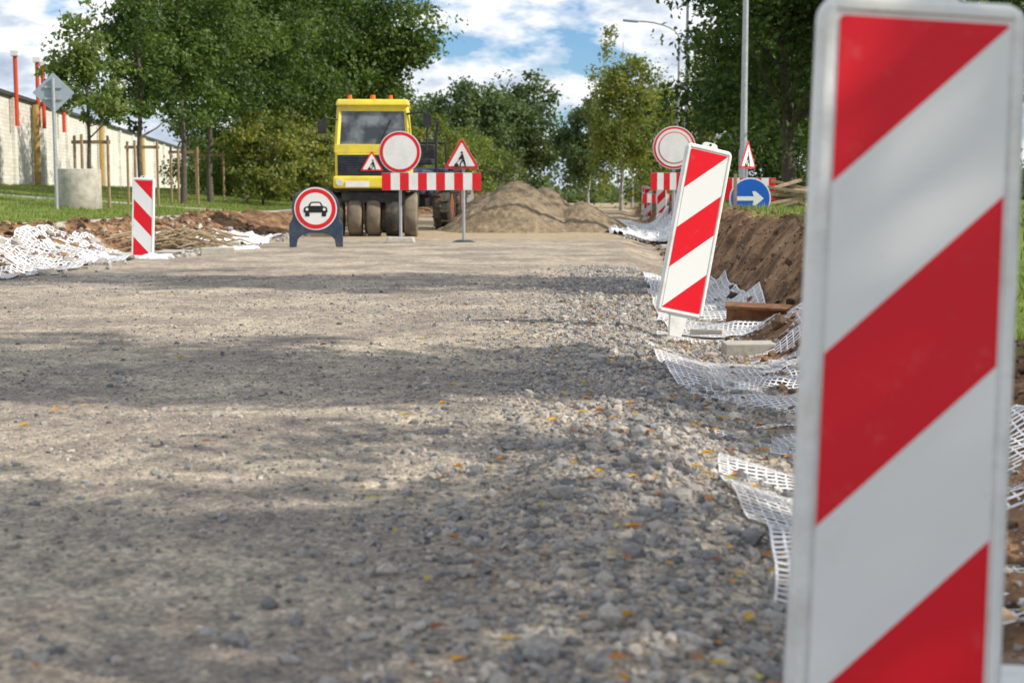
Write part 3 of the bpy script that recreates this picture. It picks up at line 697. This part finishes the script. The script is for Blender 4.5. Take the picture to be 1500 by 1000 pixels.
# ---------------------------------------------------------------- street lamps
def lamp(x,y,h,arm=1.9,r=.075):
    z=Hz(x,y);e=empty('street_lamp',(x,y,z))
    MB().tube([(0,0,0),(0,0,1.2),(0,0,1.21),(0,0,h-.9)],[r*1.3,r*1.3,r,r*.62],14).obj('pole',M_steel,e,smooth=True)
    p=[(0,0,h-.95)]+[(-arm*(1-math.cos(t)),0,h-.9+.75*math.sin(t)) for t in [i*math.pi/2/7 for i in range(1,8)]]
    MB().tube(p,r*.5,8).obj('arm',M_steel,e,smooth=True)
    MB().box((-arm-.25,0,h-.14),(.7,.22,.1),rot=(0,R(5),0)).obj('lamp_head',M_signback,e,bevel=.04)
for (x,y) in ((4.92,30.5),(6.3,52),(7.4,64),(7.9,94),(10.5,135)): lamp(x,y,8.0)

# ---------------------------------------------------------------- white brick garages
def brickm():
    m,n,N,L,P=nt('white_brick');tc=N.new('ShaderNodeTexCoord').outputs['Object'];sx=N.new('ShaderNodeSeparateXYZ');L.new(tc,sx.inputs[0])
    cb=N.new('ShaderNodeCombineXYZ');L.new(mth(N,L,'ADD',sx.outputs[0],sx.outputs[1]),cb.inputs[0]);L.new(sx.outputs[2],cb.inputs[1])
    b=N.new('ShaderNodeTexBrick');L.new(cb.outputs[0],b.inputs['Vector']);b.inputs['Scale'].default_value=1;b.inputs['Brick Width'].default_value=.4;b.inputs['Row Height'].default_value=.16
    b.inputs['Mortar Size'].default_value=.010;b.inputs['Color1'].default_value=(.82,.80,.75,1);b.inputs['Color2'].default_value=(.73,.70,.65,1);b.inputs['Mortar'].default_value=(.55,.53,.49,1)
    d=ramp(N,L,noise(N,L,tc,.8,5,.7),[(.4,(.84,.82,.79)),(.65,(1.03,1.03,1.03))])
    L.new(mix(N,L,1.0,b.outputs['Color'],d,'MULTIPLY'),P.inputs['Base Color']);P.inputs['Roughness'].default_value=.85;bump(N,L,P,b.outputs['Fac'],-.3,.008)
    return m
M_brick=brickm()
ang=math.atan2(60,-7.8);e=empty('brick_garage_building',(-17.6,38,.95),(0,0,ang))
MB().box((45,3.5,1.9),(90,7,3.8)).obj('walls',M_brick,e)
MB().box((45,3.5,3.87),(90.3,7.3,.14)).obj('roof_coping',M_roof,e)
m=MB()
for i in range(15): m.box((2.3+i*6,-.07,1.88),(.5,.14,3.74))
m.obj('pilasters',M_brick,e)
for xx in (24.0,42,60): MB().tube([(xx,-.22,0),(xx,-.22,3.7)],.14,10).obj('downpipe',M_ochre,e)
for xx,za,zb_ in ((19.8,2.6,5.35),(24.2,2.75,5.5),(25.4,2.75,5.45),(30.2,2.8,3.9)):
    MB().tube([(xx,-.3,za),(xx,-.3,zb_)],.085,10).obj('vent_pipe',M_pipe,e);MB().box((xx,-.3,zb_+.12),(.3,.3,.2)).obj('vent_cap',M_white,e)
e=empty('small_house',(-1.6,96,0),(0,0,R(8)))
MB().box((0,0,1.3),(3.4,5,2.6)).obj('walls',M_wall2,e);MB().add([(-2,-2.8,2.6),(2,-2.8,2.6),(0,-2.8,4.0),(-2,2.8,2.6),(2,2.8,2.6),(0,2.8,4.0)],[(0,1,2),(3,5,4),(0,2,5,3),(1,4,5,2),(0,3,4,1)]).obj('roof',M_roof,e)
MB().box((.5,-2.51,1.5),(.8,.04,.9)).obj('window',M_glass,e);MB().box((-.8,-2.51,1.05),(.8,.04,1.9)).obj('door',M_wood,e)

# ---------------------------------------------------------------- world + sun
w=bpy.data.worlds.new('World');S.world=w;w.use_nodes=True;N=w.node_tree.nodes;L=w.node_tree.links
bg=N['Background'];out=N['World Output']
EL,AZ=38,105
sky=N.new('ShaderNodeTexSky');sky.sky_type='NISHITA';sky.sun_disc=False;sky.sun_elevation=R(EL);sky.sun_rotation=R(AZ);sky.air_density=1.0;sky.dust_density=.2;sky.ozone_density=3.0
sk=mix(N,L,1.0,sky.outputs[0],(.68,.88,1.10),'MULTIPLY')
L.new(sk,bg.inputs[0]);bg.inputs[1].default_value=.12
tc=N.new('ShaderNodeTexCoord').outputs['Generated'];sx=N.new('ShaderNodeSeparateXYZ');L.new(tc,sx.inputs[0])
zz=mth(N,L,'ADD',mth(N,L,'MAXIMUM',sx.outputs[2],0),.36)
cb=N.new('ShaderNodeCombineXYZ');L.new(mth(N,L,'DIVIDE',sx.outputs[0],zz),cb.inputs[0]);L.new(mth(N,L,'DIVIDE',sx.outputs[1],zz),cb.inputs[1]);cb.inputs[2].default_value=7.7
n1=noise(N,L,cb.outputs[0],3.4,6,.58);n2=noise(N,L,cb.outputs[0],6.2,5,.6)
cov=ramp(N,L,n1,[(.39,(0,0,0)),(.47,(1,1,1))])
shade=mth(N,L,'MULTIPLY_ADD',n2,.6,mth(N,L,'MULTIPLY',n1,.4))
cc=ramp(N,L,shade,[(.43,(1.0,1.0,1.0)),(.49,(.88,.91,.95)),(.54,(.60,.67,.77)),(.62,(.38,.46,.58))])
b2=N.new('ShaderNodeBackground');L.new(cc,b2.inputs[0]);b2.inputs[1].default_value=1.15
ms=N.new('ShaderNodeMixShader');L.new(cov,ms.inputs[0]);L.new(bg.outputs[0],ms.inputs[1]);L.new(b2.outputs[0],ms.inputs[2]);L.new(ms.outputs[0],out.inputs[0])
sd=bpy.data.lights.new('sun','SUN');sd.energy=5.0;sd.angle=R(.5);sd.color=(1,.93,.81);so=bpy.data.objects.new('sun',sd);link(so)
d=Vector((math.cos(R(EL))*math.sin(R(AZ)),math.cos(R(EL))*math.cos(R(AZ)),math.sin(R(EL))))
so.rotation_euler=(-d).to_track_quat('-Z','Y').to_euler();so.location=(20,-5,20)

# ---------------------------------------------------------------- camera
cd=bpy.data.cameras.new('camera');co=bpy.data.objects.new('camera',cd);link(co);co.location=(0,0,.83);co.rotation_euler=(R(90-5.9),0,0)
cd.lens=50;cd.sensor_width=36;cd.clip_start=.05;cd.clip_end=6000
cd.dof.use_dof=True;cd.dof.focus_distance=9.3;cd.dof.aperture_fstop=4.2
S.camera=co
S.view_settings.view_transform='Standard';S.view_settings.look='None';S.view_settings.exposure=0
